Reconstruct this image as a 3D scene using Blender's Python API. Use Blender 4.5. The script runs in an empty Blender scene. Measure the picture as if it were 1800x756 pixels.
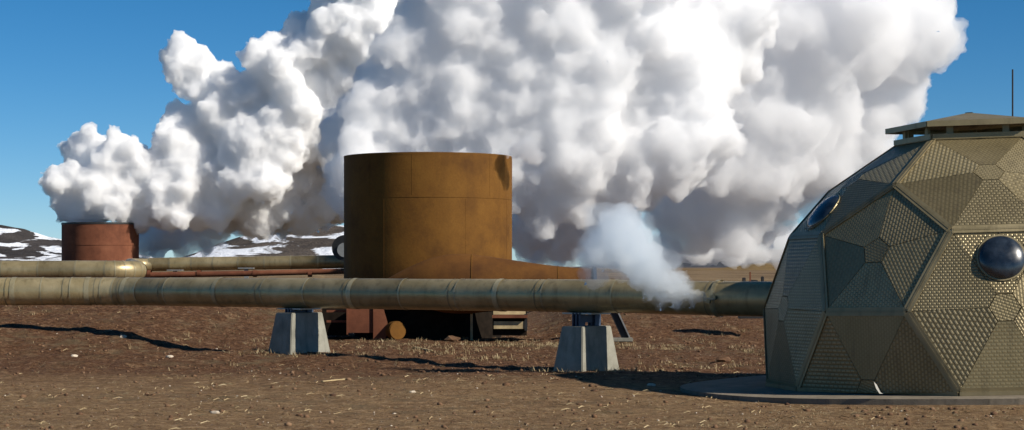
import bpy, bmesh, math, random
import numpy as np
from mathutils import Vector, Matrix

S = bpy.context.scene
C = S.collection

# ------------------------------------------------------------------ camera, sky, sun, exposure
F, CX, YH, CZ = 3300.0, 900.0, 468.0, 1.7          # focal length and horizon of the 1800 px photograph
cd = bpy.data.cameras.new('camera')
cam = bpy.data.objects.new('camera', cd)
C.objects.link(cam)
S.camera = cam
cam.location = (0, 0, CZ)
cam.rotation_euler = (math.pi / 2, 0, 0)
cd.sensor_width = 36
cd.lens = F / 1800 * 36
cd.shift_y = (YH - 378) / 1800
cd.clip_end = 30000

SUN_AZ, SUN_EL = math.radians(62), math.radians(34)   # to the right of straight behind the camera
sun_dir = Vector((math.sin(SUN_AZ) * math.cos(SUN_EL), -math.cos(SUN_AZ) * math.cos(SUN_EL), math.sin(SUN_EL)))
world = bpy.data.worlds.new('World')
S.world = world
world.use_nodes = True
wn = world.node_tree
sky = wn.nodes.new('ShaderNodeTexSky')
sky.sky_type = 'NISHITA'
sky.sun_disc = False
sky.sun_elevation = SUN_EL
sky.sun_rotation = math.atan2(sun_dir.x, sun_dir.y)
sky.altitude = 1500
sky.air_density = 0.7
sky.dust_density = 0.0
sky.ozone_density = 5.0
hsv = wn.nodes.new('ShaderNodeHueSaturation')
hsv.inputs['Saturation'].default_value = 1.25
hsv.inputs['Hue'].default_value = 0.493
wn.links.new(sky.outputs[0], hsv.inputs['Color'])
wn.links.new(hsv.outputs[0], wn.nodes['Background'].inputs[0])
wn.nodes['Background'].inputs[1].default_value = 0.068

sl = bpy.data.lights.new('sun', 'SUN')
sl.energy = 4.7
sl.angle = math.radians(0.5)
sl.color = (1.0, 0.93, 0.82)
so = bpy.data.objects.new('sun', sl)
C.objects.link(so)
so.rotation_euler = sun_dir.to_track_quat('Z', 'Y').to_euler()

S.view_settings.view_transform = 'Standard'
S.view_settings.look = 'None'
S.view_settings.exposure = 0.36
S.view_settings.gamma = 1.0
S.cycles.volume_bounces = 48
S.cycles.max_bounces = 48
S.cycles.diffuse_bounces = 4
S.cycles.glossy_bounces = 4
S.cycles.use_denoising = True

# ------------------------------------------------------------------ helpers
def P(px, py, d):
    return Vector(((px - CX) / F * d, d, CZ - (py - YH) / F * d))

def tag(o, label=None, cat=None, group=None, kind=None):
    if label: o['label'] = label
    if cat: o['category'] = cat
    if group: o['group'] = group
    if kind: o['kind'] = kind
    return o

def thing(name, loc, label, cat, group=None):
    o = bpy.data.objects.new(name, None)
    C.objects.link(o)
    o.location = loc
    o.empty_display_size = 0.2
    return tag(o, label, cat, group)

def mesh_obj(name, verts, faces, mat, parent=None, smooth=False, loc=None):
    me = bpy.data.meshes.new(name)
    me.from_pydata([tuple(v) for v in verts], [], [tuple(f) for f in faces])
    if smooth:
        me.polygons.foreach_set('use_smooth', [True] * len(me.polygons))
    me.update()
    if smooth: me.set_sharp_from_angle(angle=math.radians(35))
    if mat: me.materials.append(mat)
    o = bpy.data.objects.new(name, me)
    C.objects.link(o)
    if loc is not None: o.location = loc
    if parent is not None: o.parent = parent
    return o

def raw_mesh(name, V, Fa, mat, smooth=False):
    n = Fa.shape[1]
    me = bpy.data.meshes.new(name)
    me.vertices.add(len(V))
    me.vertices.foreach_set('co', np.ascontiguousarray(V, dtype=np.float32).ravel())
    me.loops.add(Fa.size)
    me.loops.foreach_set('vertex_index', Fa.ravel().astype(np.int32))
    me.polygons.add(len(Fa))
    me.polygons.foreach_set('loop_start', np.arange(0, Fa.size, n, dtype=np.int32))
    me.update(calc_edges=True)
    if smooth: me.polygons.foreach_set('use_smooth', [True] * len(me.polygons))
    if mat: me.materials.append(mat)
    o = bpy.data.objects.new(name, me)
    C.objects.link(o)
    return o

def bm_obj(name, bm, mat, parent=None, smooth=False, bevel=0.0):
    if bevel:
        bmesh.ops.bevel(bm, geom=list(bm.edges), offset=bevel, segments=2, affect='EDGES', clamp_overlap=True)
    bmesh.ops.recalc_face_normals(bm, faces=bm.faces)
    me = bpy.data.meshes.new(name)
    bm.to_mesh(me)
    bm.free()
    if smooth: me.polygons.foreach_set('use_smooth', [True] * len(me.polygons))
    if mat: me.materials.append(mat)
    o = bpy.data.objects.new(name, me)
    C.objects.link(o)
    if parent is not None: o.parent = parent
    return o

def box_bm(size, M=Matrix()):
    bm = bmesh.new()
    bmesh.ops.create_cube(bm, size=1)
    bmesh.ops.transform(bm, matrix=M @ Matrix.Diagonal((size[0], size[1], size[2], 1)), verts=bm.verts)
    return bm

def frame(origin, xdir, zdir=Vector((0, 0, 1))):
    x = Vector(xdir).normalized()
    y = Vector(zdir).cross(x).normalized()
    z = x.cross(y)
    M = Matrix((x, y, z)).transposed().to_4x4()
    M.translation = origin
    return M

def lathe(profile, segs=64, a0=0.0, a1=2 * math.pi):
    """profile: list of (r, z); returns verts, faces of a full revolution about z"""
    V, Fa = [], []
    n = len(profile)
    for i in range(segs):
        a = a0 + (a1 - a0) * i / segs
        for r, z in profile:
            V.append((r * math.cos(a), r * math.sin(a), z))
    for i in range(segs):
        j = (i + 1) % segs
        for k in range(n - 1):
            Fa.append((i * n + k, j * n + k, j * n + k + 1, i * n + k + 1))
    return V, Fa

def sweep(points, radii, segs=40, caps=True):
    """tube through points (mostly horizontal path)"""
    pts = [Vector(p) for p in points]
    V, Fa = [], []
    n = len(pts)
    for i, p in enumerate(pts):
        t = (pts[min(i + 1, n - 1)] - pts[max(i - 1, 0)]).normalized()
        up = Vector((0, 0, 1)) if abs(t.z) < 0.9 else Vector((0, 1, 0))
        sx = t.cross(up).normalized()
        uy = sx.cross(t)
        r = radii[i] if hasattr(radii, '__len__') else radii
        if 0 < i < n - 1:
            c = (pts[i] - pts[i - 1]).normalized().dot(t)
            k = 1 / max(c, 0.5)
        else:
            k = 1
        for s in range(segs):
            a = 2 * math.pi * s / segs
            V.append(p + sx * (math.cos(a) * r * k) + uy * (math.sin(a) * r))
    for i in range(n - 1):
        for s in range(segs):
            s2 = (s + 1) % segs
            Fa.append((i * segs + s, i * segs + s2, (i + 1) * segs + s2, (i + 1) * segs + s))
    if caps:
        Fa.append(tuple(range(segs)))
        Fa.append(tuple(range((n - 1) * segs, n * segs))[::-1])
    return V, Fa

# vectorised value noise
_rng = np.random.default_rng(7)
_tab = _rng.random((256, 256))
def vnoise(x, y):
    xi = np.floor(x).astype(int); yi = np.floor(y).astype(int)
    fx = x - xi; fy = y - yi
    fx = fx * fx * (3 - 2 * fx); fy = fy * fy * (3 - 2 * fy)
    a = _tab[xi & 255, yi & 255]; b = _tab[(xi + 1) & 255, yi & 255]
    c = _tab[xi & 255, (yi + 1) & 255]; d = _tab[(xi + 1) & 255, (yi + 1) & 255]
    return (a * (1 - fx) + b * fx) * (1 - fy) + (c * (1 - fx) + d * fx) * fy - 0.5
def fbm(x, y, o=4):
    s = 0; a = 1.0; t = 0
    for _ in range(o):
        s = s + a * vnoise(x, y); t += a
        x = x * 2.03 + 17.1; y = y * 2.03 + 5.3; a *= 0.5
    return s / t

# ------------------------------------------------------------------ materials
def newmat(name):
    m = bpy.data.materials.new(name)
    m.use_nodes = True
    return m, m.node_tree, m.node_tree.nodes['Principled BSDF']

class N:
    """tiny node builder"""
    def __init__(s, nt): s.nt = nt
    def _in(s, sock, v):
        if hasattr(v, 'is_output') or isinstance(v, bpy.types.NodeSocket): s.nt.links.new(v, sock)
        else: sock.default_value = v
    def node(s, t, **kw):
        n = s.nt.nodes.new(t)
        for k, v in kw.items(): setattr(n, k, v)
        return n
    def math(s, op, a, b=0.0, c=None, clamp=False):
        n = s.node('ShaderNodeMath', operation=op, use_clamp=clamp)
        s._in(n.inputs[0], a); s._in(n.inputs[1], b)
        if c is not None: s._in(n.inputs[2], c)
        return n.outputs[0]
    def noise(s, scale, detail=4, vec=None, rough=0.55, dist=0.0):
        n = s.node('ShaderNodeTexNoise')
        n.inputs['Scale'].default_value = scale; n.inputs['Detail'].default_value = detail
        n.inputs['Roughness'].default_value = rough; n.inputs['Distortion'].default_value = dist
        if vec is not None: s.nt.links.new(vec, n.inputs['Vector'])
        return n.outputs['Fac']
    def ramp(s, fac, stops):
        n = s.node('ShaderNodeValToRGB')
        e = n.color_ramp.elements
        while len(e) < len(stops): e.new(0.5)
        for el, (p, c) in zip(e, stops):
            el.position = p
            el.color = c if len(c) == 4 else (*c, 1)
        s.nt.links.new(fac, n.inputs[0])
        return n.outputs[0]
    def mix(s, fac, a, b, mode='MIX'):
        n = s.node('ShaderNodeMix', data_type='RGBA', blend_type=mode)
        s._in(n.inputs[0], fac)
        for sock, v in ((n.inputs[6], a), (n.inputs[7], b)):
            if isinstance(v, bpy.types.NodeSocket): s.nt.links.new(v, sock)
            else: sock.default_value = (*v, 1) if len(v) == 3 else v
        return n.outputs[2]
    def mapr(s, v, a, b, c=0.0, d=1.0):
        n = s.node('ShaderNodeMapRange')
        s.nt.links.new(v, n.inputs[0])
        for i, q in enumerate((a, b, c, d)): n.inputs[i + 1].default_value = q
        return n.outputs[0]
    def scale(s, vec, sc):
        n = s.node('ShaderNodeVectorMath', operation='MULTIPLY')
        s.nt.links.new(vec, n.inputs[0]); n.inputs[1].default_value = sc
        return n.outputs[0]
    def obj(s): return s.node('ShaderNodeTexCoord').outputs['Object']
    def pos(s): return s.node('ShaderNodeNewGeometry').outputs['Position']
    def xyz(s, v):
        n = s.node('ShaderNodeSeparateXYZ'); s.nt.links.new(v, n.inputs[0]); return n.outputs
    def attr(s, name):
        return s.node('ShaderNodeAttribute', attribute_type='OBJECT', attribute_name=name).outputs['Fac']
    def bump(s, h, strength, dist, bsdf):
        n = s.node('ShaderNodeBump')
        n.inputs['Strength'].default_value = strength; n.inputs['Distance'].default_value = dist
        s.nt.links.new(h, n.inputs['Height']); s.nt.links.new(n.outputs[0], bsdf.inputs['Normal'])

def simple(name, col, rough=0.6, metal=0.0, var=0.25, scale=6.0, bump=0.0):
    m, nt, b = newmat(name)
    k = N(nt)
    f = k.noise(scale, 5, k.obj())
    lo = tuple(c * (1 - var) for c in col); hi = tuple(min(1, c * (1 + var)) for c in col)
    nt.links.new(k.ramp(f, [(0.3, lo), (0.7, hi)]), b.inputs['Base Color'])
    b.inputs['Roughness'].default_value = rough
    b.inputs['Metallic'].default_value = metal
    if bump: k.bump(k.noise(scale * 8, 4, k.obj()), bump, 0.01, b)
    return m

def mat_ground():
    m, nt, b = newmat('volcanic_gravel')
    k = N(nt); p = k.pos(); X, Y, Z = k.xyz(p)[:3]
    big = k.noise(0.16, 5, p); mid = k.noise(1.3, 6, p); fine = k.noise(11, 6, p, 0.8); grit = k.noise(26, 3, p, 0.7)
    red = k.ramp(fine, [(0.36, (0.022, 0.010, 0.006)), (0.46, (0.140, 0.064, 0.030)), (0.57, (0.250, 0.130, 0.064)), (0.68, (0.46, 0.29, 0.19))])
    tan = k.ramp(fine, [(0.36, (0.050, 0.026, 0.014)), (0.44, (0.345, 0.210, 0.097)), (0.55, (0.48, 0.315, 0.158)), (0.68, (0.60, 0.45, 0.30))])
    track = k.mapr(k.math('ADD', Y, k.math('MULTIPLY', k.math('SUBTRACT', big, 0.5), 9.0)), 25.5, 30.5, 1, 0)   # worn track by the camera
    t = k.math('MULTIPLY', track, k.mapr(mid, 0.3, 0.6, 0.55, 1.0))
    col = k.mix(t, red, tan)
    gm = k.math('MULTIPLY', k.mapr(k.noise(2.2, 5, k.scale(p, (0.8, 0.55, 1)), 0.7), 0.50, 0.62), k.mapr(big, 0.40, 0.58))
    straw = k.ramp(grit, [(0.3, (0.10, 0.07, 0.035)), (0.7, (0.36, 0.28, 0.16))])
    col = k.mix(k.math('MULTIPLY', gm, 0.7), col, straw)
    far = k.mapr(Y, 62, 95)
    plain = k.ramp(k.noise(0.05, 5, k.scale(p, (1, 0.25, 1))), [(0.35, (0.11, 0.066, 0.035)), (0.5, (0.24, 0.165, 0.085)), (0.65, (0.33, 0.235, 0.125))])
    col = k.mix(far, col, plain)
    clod = k.noise(3.4, 4, p, 0.7)
    col = k.mix(k.mapr(clod, 0.40, 0.62, 0.40, 0.0), col, (0.080, 0.040, 0.021))
    col = k.mix(k.mapr(clod, 0.56, 0.72, 0.0, 0.45), col, (0.50, 0.34, 0.19))
    pale = k.mapr(k.noise(9.0, 1, p), 0.76, 0.79)
    col = k.mix(k.math('MULTIPLY', pale, 0.6), col, (0.42, 0.36, 0.29))
    col = k.mix(k.math('MULTIPLY', k.mapr(grit, 0.50, 0.66), 0.5), col, (0.06, 0.032, 0.018))
    nt.links.new(col, b.inputs['Base Color'])
    b.inputs['Roughness'].default_value = 0.95
    b.inputs['Specular IOR Level'].default_value = 0.15
    h = k.math('ADD', k.math('MULTIPLY', fine, 0.6), k.math('ADD', k.math('MULTIPLY', grit, 0.25), k.math('MULTIPLY', mid, 0.6)))
    k.bump(h, 1.0, 0.22, b)
    return m

def mat_stone():
    m, nt, b = newmat('lava_stone')
    k = N(nt)
    f = k.noise(2.3, 2, k.pos()); g = k.noise(30, 4, k.pos())
    c = k.ramp(f, [(0.30, (0.07, 0.036, 0.02)), (0.5, (0.18, 0.10, 0.052)), (0.68, (0.28, 0.175, 0.098))])
    nt.links.new(k.mix(k.math('MULTIPLY', g, 0.5), c, (0.05, 0.03, 0.025)), b.inputs['Base Color'])
    b.inputs['Roughness'].default_value = 0.95
    b.inputs['Specular IOR Level'].default_value = 0.2
    return m

def mat_grass():
    m, nt, b = newmat('dry_straw')
    k = N(nt)
    c = k.ramp(k.noise(5, 3, k.pos()), [(0.3, (0.17, 0.115, 0.055)), (0.55, (0.36, 0.275, 0.15)), (0.75, (0.52, 0.43, 0.27))])
    nt.links.new(c, b.inputs['Base Color'])
    b.inputs['Roughness'].default_value = 0.8
    b.inputs['Specular IOR Level'].default_value = 0.2
    return m

def mat_tread():
    """embossed basket tread plate; object properties tint / weave / cell vary from panel to panel"""
    m, nt, b = newmat('bronze_tread_plate')
    k = N(nt)
    uv = k.node('ShaderNodeTexCoord').outputs['UV']
    tint, weave, cell = k.attr('tint'), k.attr('weave'), k.attr('cell')
    U, V, _ = k.xyz(uv)[:3]
    u = k.math('DIVIDE', U, cell); v = k.math('DIVIDE', V, k.math('MULTIPLY', cell, 0.68))
    row = k.math('FLOOR', v)
    u2 = k.math('ADD', u, k.math('MULTIPLY', row, 0.5))
    fu = k.math('ABSOLUTE', k.math('SUBTRACT', k.math('FRACT', u2), 0.5))
    fv = k.math('ABSOLUTE', k.math('SUBTRACT', k.math('FRACT', v), 0.5))
    du = k.mapr(fu, 0.26, 0.46, 1, 0); dv = k.mapr(fv, 0.16, 0.38, 1, 0)
    dash = k.math('MULTIPLY', du, dv)
    blot = k.noise(1.1, 4, k.pos()); sm = k.noise(30, 3, k.pos())
    base = k.ramp(blot, [(0.3, (0.19, 0.148, 0.070)), (0.7, (0.265, 0.21, 0.108))])
    worn = k.ramp(blot, [(0.3, (0.31, 0.25, 0.132)), (0.7, (0.39, 0.32, 0.185))])
    col = k.mix(k.math('MULTIPLY', dash, weave), base, worn)
    vm = k.node('ShaderNodeVectorMath', operation='SCALE')
    nt.links.new(col, vm.inputs[0]); nt.links.new(tint, vm.inputs['Scale'])
    drip = k.noise(3.0, 4, k.scale(k.pos(), (3.0, 3.0, 0.5)))
    col2 = k.mix(k.mapr(drip, 0.52, 0.75, 0, 0.45), vm.outputs[0], (0.11, 0.085, 0.05))
    nt.links.new(col2, b.inputs['Base Color'])
    b.inputs['Metallic'].default_value = 0.45
    nt.links.new(k.mapr(sm, 0.3, 0.7, 0.38, 0.55), b.inputs['Roughness'])
    k.bump(k.math('ADD', k.math('MULTIPLY', dash, weave), k.math('MULTIPLY', blot, 0.6)), 0.5, 0.012, b)
    return m

def mat_clad(name, c0, c1, metal=0.6, r0=0.30, r1=0.5):
    """weathered sheet-metal cladding"""
    m, nt, b = newmat(name)
    k = N(nt); p = k.pos(); tint = k.attr('tint')
    f = k.noise(1.4, 6, p, 0.6, 0.4); g = k.noise(9, 4, k.scale(p, (1, 1, 0.35)))
    col = k.ramp(f, [(0.3, c0), (0.7, c1)])
    col = k.mix(k.mapr(g, 0.52, 0.75, 0, 0.5), col, tuple(c * 0.45 for c in c0))
    vm = k.node('ShaderNodeVectorMath', operation='SCALE')
    nt.links.new(col, vm.inputs[0]); nt.links.new(tint, vm.inputs['Scale'])
    nt.links.new(vm.outputs[0], b.inputs['Base Color'])
    b.inputs['Metallic'].default_value = metal
    nt.links.new(k.mapr(f, 0.3, 0.7, r0, r1), b.inputs['Roughness'])
    k.bump(k.noise(3.0, 4, p), 0.5, 0.02, b)
    return m

def mat_rust(name, dark, mid, light):
    m, nt, b = newmat(name)
    k = N(nt); p = k.pos()
    f = k.noise(0.9, 7, p, 0.65); g = k.noise(22, 5, p, 0.7); d = k.noise(2.2, 5, k.scale(p, (2.2, 2.2, 0.22)))
    col = k.ramp(f, [(0.28, dark), (0.5, mid), (0.72, light)])
    col = k.mix(k.mapr(d, 0.5, 0.75, 0, 0.25), col, dark)
    col = k.mix(k.mapr(g, 0.4, 0.7, 0, 0.35), col, tuple(c * 0.55 for c in mid))
    nt.links.new(col, b.inputs['Base Color'])
    b.inputs['Roughness'].default_value = 0.85
    b.inputs['Specular IOR Level'].default_value = 0.25
    k.bump(k.math('ADD', k.math('MULTIPLY', g, 0.4), f), 0.35, 0.02, b)
    return m

def mat_concrete(name, c0, c1):
    m, nt, b = newmat(name)
    k = N(nt); p = k.pos()
    f = k.noise(3, 6, p); g = k.noise(40, 4, p, 0.7); s = k.noise(5, 5, k.scale(p, (2, 2, 0.5)))
    col = k.ramp(f, [(0.3, c0), (0.7, c1)])
    col = k.mix(k.mapr(s, 0.5, 0.72, 0, 0.5), col, tuple(c * 0.5 for c in c0))
    col = k.mix(k.mapr(g, 0.55, 0.75, 0, 0.4), col, tuple(c * 0.5 for c in c0))
    nt.links.new(col, b.inputs['Base Color'])
    b.inputs['Roughness'].default_value = 0.9
    k.bump(k.math('ADD', g, f), 0.5, 0.012, b)
    return m

def mat_hill(rock0, rock1, snow_lo, snow_hi, sc, grass=None):
    m, nt, b = newmat('snowy_hill')
    k = N(nt); p = k.pos()
    f = k.noise(0.02, 7, p, 0.65)
    col = k.ramp(f, [(0.3, rock0), (0.7, rock1)])
    n = k.noise(1.0, 5, k.scale(p, sc), 0.55, 0.6)
    col = k.mix(k.mapr(n, snow_lo, snow_hi), col, (0.82, 0.85, 0.90))
    nt.links.new(col, b.inputs['Base Color'])
    b.inputs['Roughness'].default_value = 0.9
    b.inputs['Specular IOR Level'].default_value = 0.1
    k.bump(k.noise(0.08, 6, p, 0.7), 0.8, 6.0, b)
    return m

def mat_steam(name, dens, g=0.2, col=(0.997, 0.998, 0.999)):
    m = bpy.data.materials.new(name)
    m.use_nodes = True
    n = m.node_tree
    n.nodes.clear()
    o = n.nodes.new('ShaderNodeOutputMaterial'); v = n.nodes.new('ShaderNodeVolumePrincipled')
    v.inputs['Color'].default_value = (*col, 1)
    v.inputs['Density'].default_value = dens
    v.inputs['Anisotropy'].default_value = g
    n.links.new(v.outputs[0], o.inputs['Volume'])
    m.cycles.homogeneous_volume = True
    return m

def mat_bubble():
    m, nt, b = newmat('smoked_acrylic')
    k = N(nt)
    nt.links.new(k.ramp(k.noise(7, 4, k.pos()), [(0.35, (0.006, 0.010, 0.016)), (0.75, (0.030, 0.042, 0.060))]), b.inputs['Base Color'])
    nt.links.new(k.mapr(k.noise(12, 4, k.pos()), 0.3, 0.7, 0.22, 0.36), b.inputs['Roughness'])
    b.inputs['Specular IOR Level'].default_value = 0.7
    b.inputs['Coat Weight'].default_value = 0.15
    b.inputs['Coat Roughness'].default_value = 0.1
    return m

M_ground, M_stone, M_grass, M_tread = mat_ground(), mat_stone(), mat_grass(), mat_tread()
M_pipe = mat_clad('olive_pipe_cladding', (0.30, 0.232, 0.112), (0.47, 0.38, 0.215), 0.5, 0.33, 0.48)
M_band = mat_clad('pipe_band_metal', (0.28, 0.235, 0.135), (0.40, 0.35, 0.22), 0.4, 0.38, 0.5)
M_strip = mat_clad('seam_strip_metal', (0.22, 0.175, 0.088), (0.30, 0.243, 0.135), 0.4, 0.42, 0.55)
M_rust = mat_rust('ochre_rust', (0.070, 0.027, 0.004), (0.145, 0.062, 0.008), (0.185, 0.084, 0.012))
M_rust_red = mat_rust('red_rust', (0.075, 0.025, 0.013), (0.165, 0.058, 0.029), (0.23, 0.09, 0.046))
M_near_black = simple('near_black_shade', (0.014, 0.010, 0.007), 0.95, 0, 0.4)  # near-black; on the tank's foot drum it paints the duct's shadow
M_near_black.node_tree.nodes['Principled BSDF'].inputs['Specular IOR Level'].default_value = 0.1
M_duct = mat_rust('brown_rust', (0.060, 0.022, 0.005), (0.125, 0.050, 0.009), (0.165, 0.070, 0.013))
M_conc = mat_concrete('grey_concrete', (0.19, 0.182, 0.145), (0.31, 0.30, 0.245))
M_slab = mat_concrete('slab_concrete', (0.15, 0.12, 0.08), (0.235, 0.195, 0.14))
M_blue = simple('blue_steel_paint', (0.035, 0.055, 0.095), 0.5, 0.2, 0.3)
M_grey = simple('galvanised_steel', (0.33, 0.33, 0.31), 0.45, 0.6, 0.2)
M_dark = simple('dark_steel', (0.025, 0.024, 0.024), 0.55, 0.3, 0.3)
M_wood = simple('weathered_wood', (0.42, 0.32, 0.17), 0.85, 0, 0.35, 4)
M_pale = simple('pale_stone', (0.50, 0.42, 0.32), 0.9, 0, 0.2, 9)
M_white = simple('white_patch', (0.75, 0.72, 0.62), 0.6, 0, 0.05)
M_cap = mat_clad('lid_sheet_metal', (0.24, 0.21, 0.13), (0.36, 0.32, 0.21), 0.5, 0.35, 0.5)
M_bubble = mat_bubble()

# ------------------------------------------------------------------ terrain
DOME_X, DOME_Y, DOME_Z, DOME_R = 6.54, 26.5, CZ - 1.053, 3.0
def sstep(a, b, x):
    t = np.clip((x - a) / (b - a), 0, 1)
    return t * t * (3 - 2 * t)
def H(x, y):
    x = np.asarray(x, float); y = np.asarray(y, float)
    near = 1 - sstep(60, 120, y)
    h = 0.07 * fbm(x * 0.28, y * 0.28, 3) * sstep(20, 27, y) * near
    # low bank of lava gravel under the bend of the pipe
    foot = 33.6 + 2.6 * sstep(-7.6, -5.0, x) + 0.7 * fbm(x * 0.45, y * 0.3, 2)
    bank = sstep(-3.8, -4.8, x + 0.10 * (y - 38)) * np.clip((y - foot) / 6.6, 0, 1) ** 1.1
    h = h + 0.88 * bank * (1 - 0.75 * sstep(46, 60, y))
    # the ground rises a little towards the first pedestal
    h = h + 0.13 * sstep(0.5, -3.5, x) * sstep(30.5, 33.5, y) * (1 - bank) * (1 - sstep(36, 40, y))
    # gravel bank behind the pipe on the right of the tank
    h = h + 0.55 * sstep(0.4, 2.2, x) * sstep(40.5, 46.5, y + 0.8 * fbm(x * 0.4 + 9, y * 0.4, 2)) * (1 - sstep(70, 110, y))
    # behind the pipe on the left the ground keeps rising towards the rear pipe
    h = h + 0.25 * sstep(-1, -5, x + 0.06 * (y - 38)) * sstep(50, 62, y) * (1 - sstep(80, 120, y))
    # pad of the dome
    r = np.hypot(x - DOME_X, y - DOME_Y)
    pad = 0.01 + 0.027 * (x - DOME_X)
    h = h + (pad - h) * (1 - sstep(3.3, 6.0, r))
    rough = sstep(27.5, 33, y) * near
    h = h + (0.07 * fbm(x * 1.7, y * 1.7, 3) + 0.10 * fbm(x * 4.1, y * 4.1, 2)) * (0.25 + 0.75 * rough) * near * sstep(3.2, 4.2, r)
    return h

ys = np.concatenate([np.linspace(-30, 14, 24)[:-1], np.linspace(14, 52, 330)[:-1], np.geomspace(52, 9000, 170)])
us = np.linspace(-1, 1, 431)
YY, UU = np.meshgrid(ys, us, indexing='ij')
XX = UU * (11 + 0.42 * np.maximum(YY, 0))
ZZ = H(XX, YY)
nr, nc = XX.shape
idx = np.arange(nr * nc).reshape(nr, nc)
quads = np.stack([idx[:-1, :-1], idx[:-1, 1:], idx[1:, 1:], idx[1:, :-1]], -1).reshape(-1, 4)
ground = raw_mesh('ground', np.stack([XX, YY, ZZ], -1).reshape(-1, 3), quads, M_ground, True)
tag(ground, 'reddish brown volcanic gravel ground with straw patches', 'ground', kind='structure')
def hz(x, y): return float(H(np.array([x]), np.array([y]))[0])
def G(px, py):
    """point where a pixel's ray meets the terrain"""
    d = 12.0
    while d < 400:
        p = P(px, py, d)
        if p.z <= hz(p.x, p.y): break
        d += 0.05
    return p

# hills on the horizon
def hill(name, prof, d, depth, mat, label, seed, amp):
    pxs = np.array([q[0] for q in prof], float); pys = np.array([q[1] for q in prof], float)
    nx, ny = 240, 60
    px = np.linspace(pxs[0], pxs[-1], nx)
    top = (YH - np.interp(px, pxs, pys)) / F * d
    t = np.linspace(-1, 1, ny)
    X = ((px - CX) / F * d)[:, None] * np.ones(ny)[None]
    Y = d + t[None] * depth + 0 * X
    prof_t = np.where(t < 0, (1 + t) ** 1.25, (1 - t) ** 1.25)
    s = seed * 13.7
    Z = top[:, None] * prof_t[None] * (1 + 0.0 * X) + amp * prof_t[None] * (fbm(X * 0.012 + s, Y * 0.012 + s, 5)) - 3 * (prof_t[None] < 0.01)
    i = np.arange(nx * ny).reshape(nx, ny)
    q = np.stack([i[:-1, :-1], i[1:, :-1], i[1:, 1:], i[:-1, 1:]], -1).reshape(-1, 4)
    o = raw_mesh(name, np.stack([X, Y, Z], -1).reshape(-1, 3), q, mat, True)
    return tag(o, label, 'hill', kind='structure')
M_h1 = mat_hill((0.030, 0.027, 0.026), (0.075, 0.065, 0.060), 0.50, 0.53, (0.028, 0.012, 0.13))
M_h2 = mat_hill((0.055, 0.045, 0.038), (0.13, 0.105, 0.085), 0.51, 0.54, (0.022, 0.012, 0.11))
M_h3 = mat_hill((0.05, 0.055, 0.065), (0.10, 0.10, 0.11), 0.62, 0.68, (0.006, 0.003, 0.06))
M_h4 = mat_hill((0.16, 0.10, 0.04), (0.28, 0.19, 0.08), 0.95, 1.0, (0.01, 0.01, 0.05))
hill('hill', [(-500, 440), (-250, 400), (-80, 389), (0, 391), (40, 397), (80, 410), (120, 417), (200, 432), (330, 462), (380, 468)], 1700, 320, M_h1, 'dark snow streaked hill behind the far left tank', 1, 6)
hill('hill', [(250, 468), (330, 449), (380, 426), (430, 409), (480, 401), (560, 393), (620, 388), (720, 392), (820, 430), (895, 468)], 1400, 260, M_h2, 'brown hill with snow bands left of the large tank', 2, 6)
hill('hill', [(1000, 468), (1150, 452), (1280, 438), (1400, 434), (1600, 440), (1900, 430), (2300, 468)], 2600, 350, M_h3, 'distant grey snow dusted hill left of the dome', 3, 5)
hill('hill', [(1180, 468), (1270, 464), (1330, 456), (1420, 450), (1600, 452), (2000, 468)], 900, 90, M_h4, 'low tawny grass hill beside the dome', 4, 1.5)

# ------------------------------------------------------------------ steam (dense scattering volumes inside billowing skins)
_b = bmesh.new(); bmesh.ops.create_icosphere(_b, subdivisions=2, radius=1)
ICO_V = np.array([v.co[:] for v in _b.verts]); ICO_F = np.array([[v.index for v in f.verts] for f in _b.faces]); _b.free()
def billow(name, blobs, vox, seed, mat, k1=22, k2=9, disp=((1.3, 0.50), (0.5, 0.30), (0.2, 0.17)), squash=1.0):
    rg = np.random.default_rng(seed)
    cs, rs = [], []
    for c, r in blobs:
        cs.append(c); rs.append(r * 0.93)
        a = rg.normal(size=(k1, 3)); a /= np.linalg.norm(a, axis=1)[:, None]
        for d in a:
            r1 = r * rg.uniform(0.20, 0.48)
            c1 = c + d * (r * rg.uniform(0.64, 0.86)); cs.append(c1); rs.append(r1)
            e = rg.normal(size=(k2, 3)) + d * 0.9; e /= np.linalg.norm(e, axis=1)[:, None]
            for b in e:
                cs.append(c1 + b * r1 * rg.uniform(0.72, 0.92)); rs.append(r1 * rg.uniform(0.22, 0.48))
    cs = np.array(cs); rs = np.array(rs)
    V = (ICO_V[None] * rs[:, None, None] + cs[:, None, :]).reshape(-1, 3)
    Fa = (ICO_F[None] + (np.arange(len(rs)) * len(ICO_V))[:, None, None]).reshape(-1, 3)
    o = raw_mesh(name, V, Fa, None)
    md = o.modifiers.new('skin', 'REMESH'); md.mode = 'VOXEL'; md.voxel_size = vox
    for sc, st in disp:
        t = bpy.data.textures.new('billow', 'CLOUDS'); t.noise_scale = sc; t.noise_depth = 2; t.noise_type = 'HARD_NOISE'; t.noise_basis = 'ORIGINAL_PERLIN'
        dm = o.modifiers.new('billow', 'DISPLACE'); dm.texture = t; dm.strength = st; dm.mid_level = 0.35; dm.texture_coords = 'GLOBAL'
    dg = bpy.context.evaluated_depsgraph_get()
    me = bpy.data.meshes.new_from_object(o.evaluated_get(dg))
    o.modifiers.clear(); o.data = me
    me.materials.clear(); me.materials.append(mat)
    return o
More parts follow.
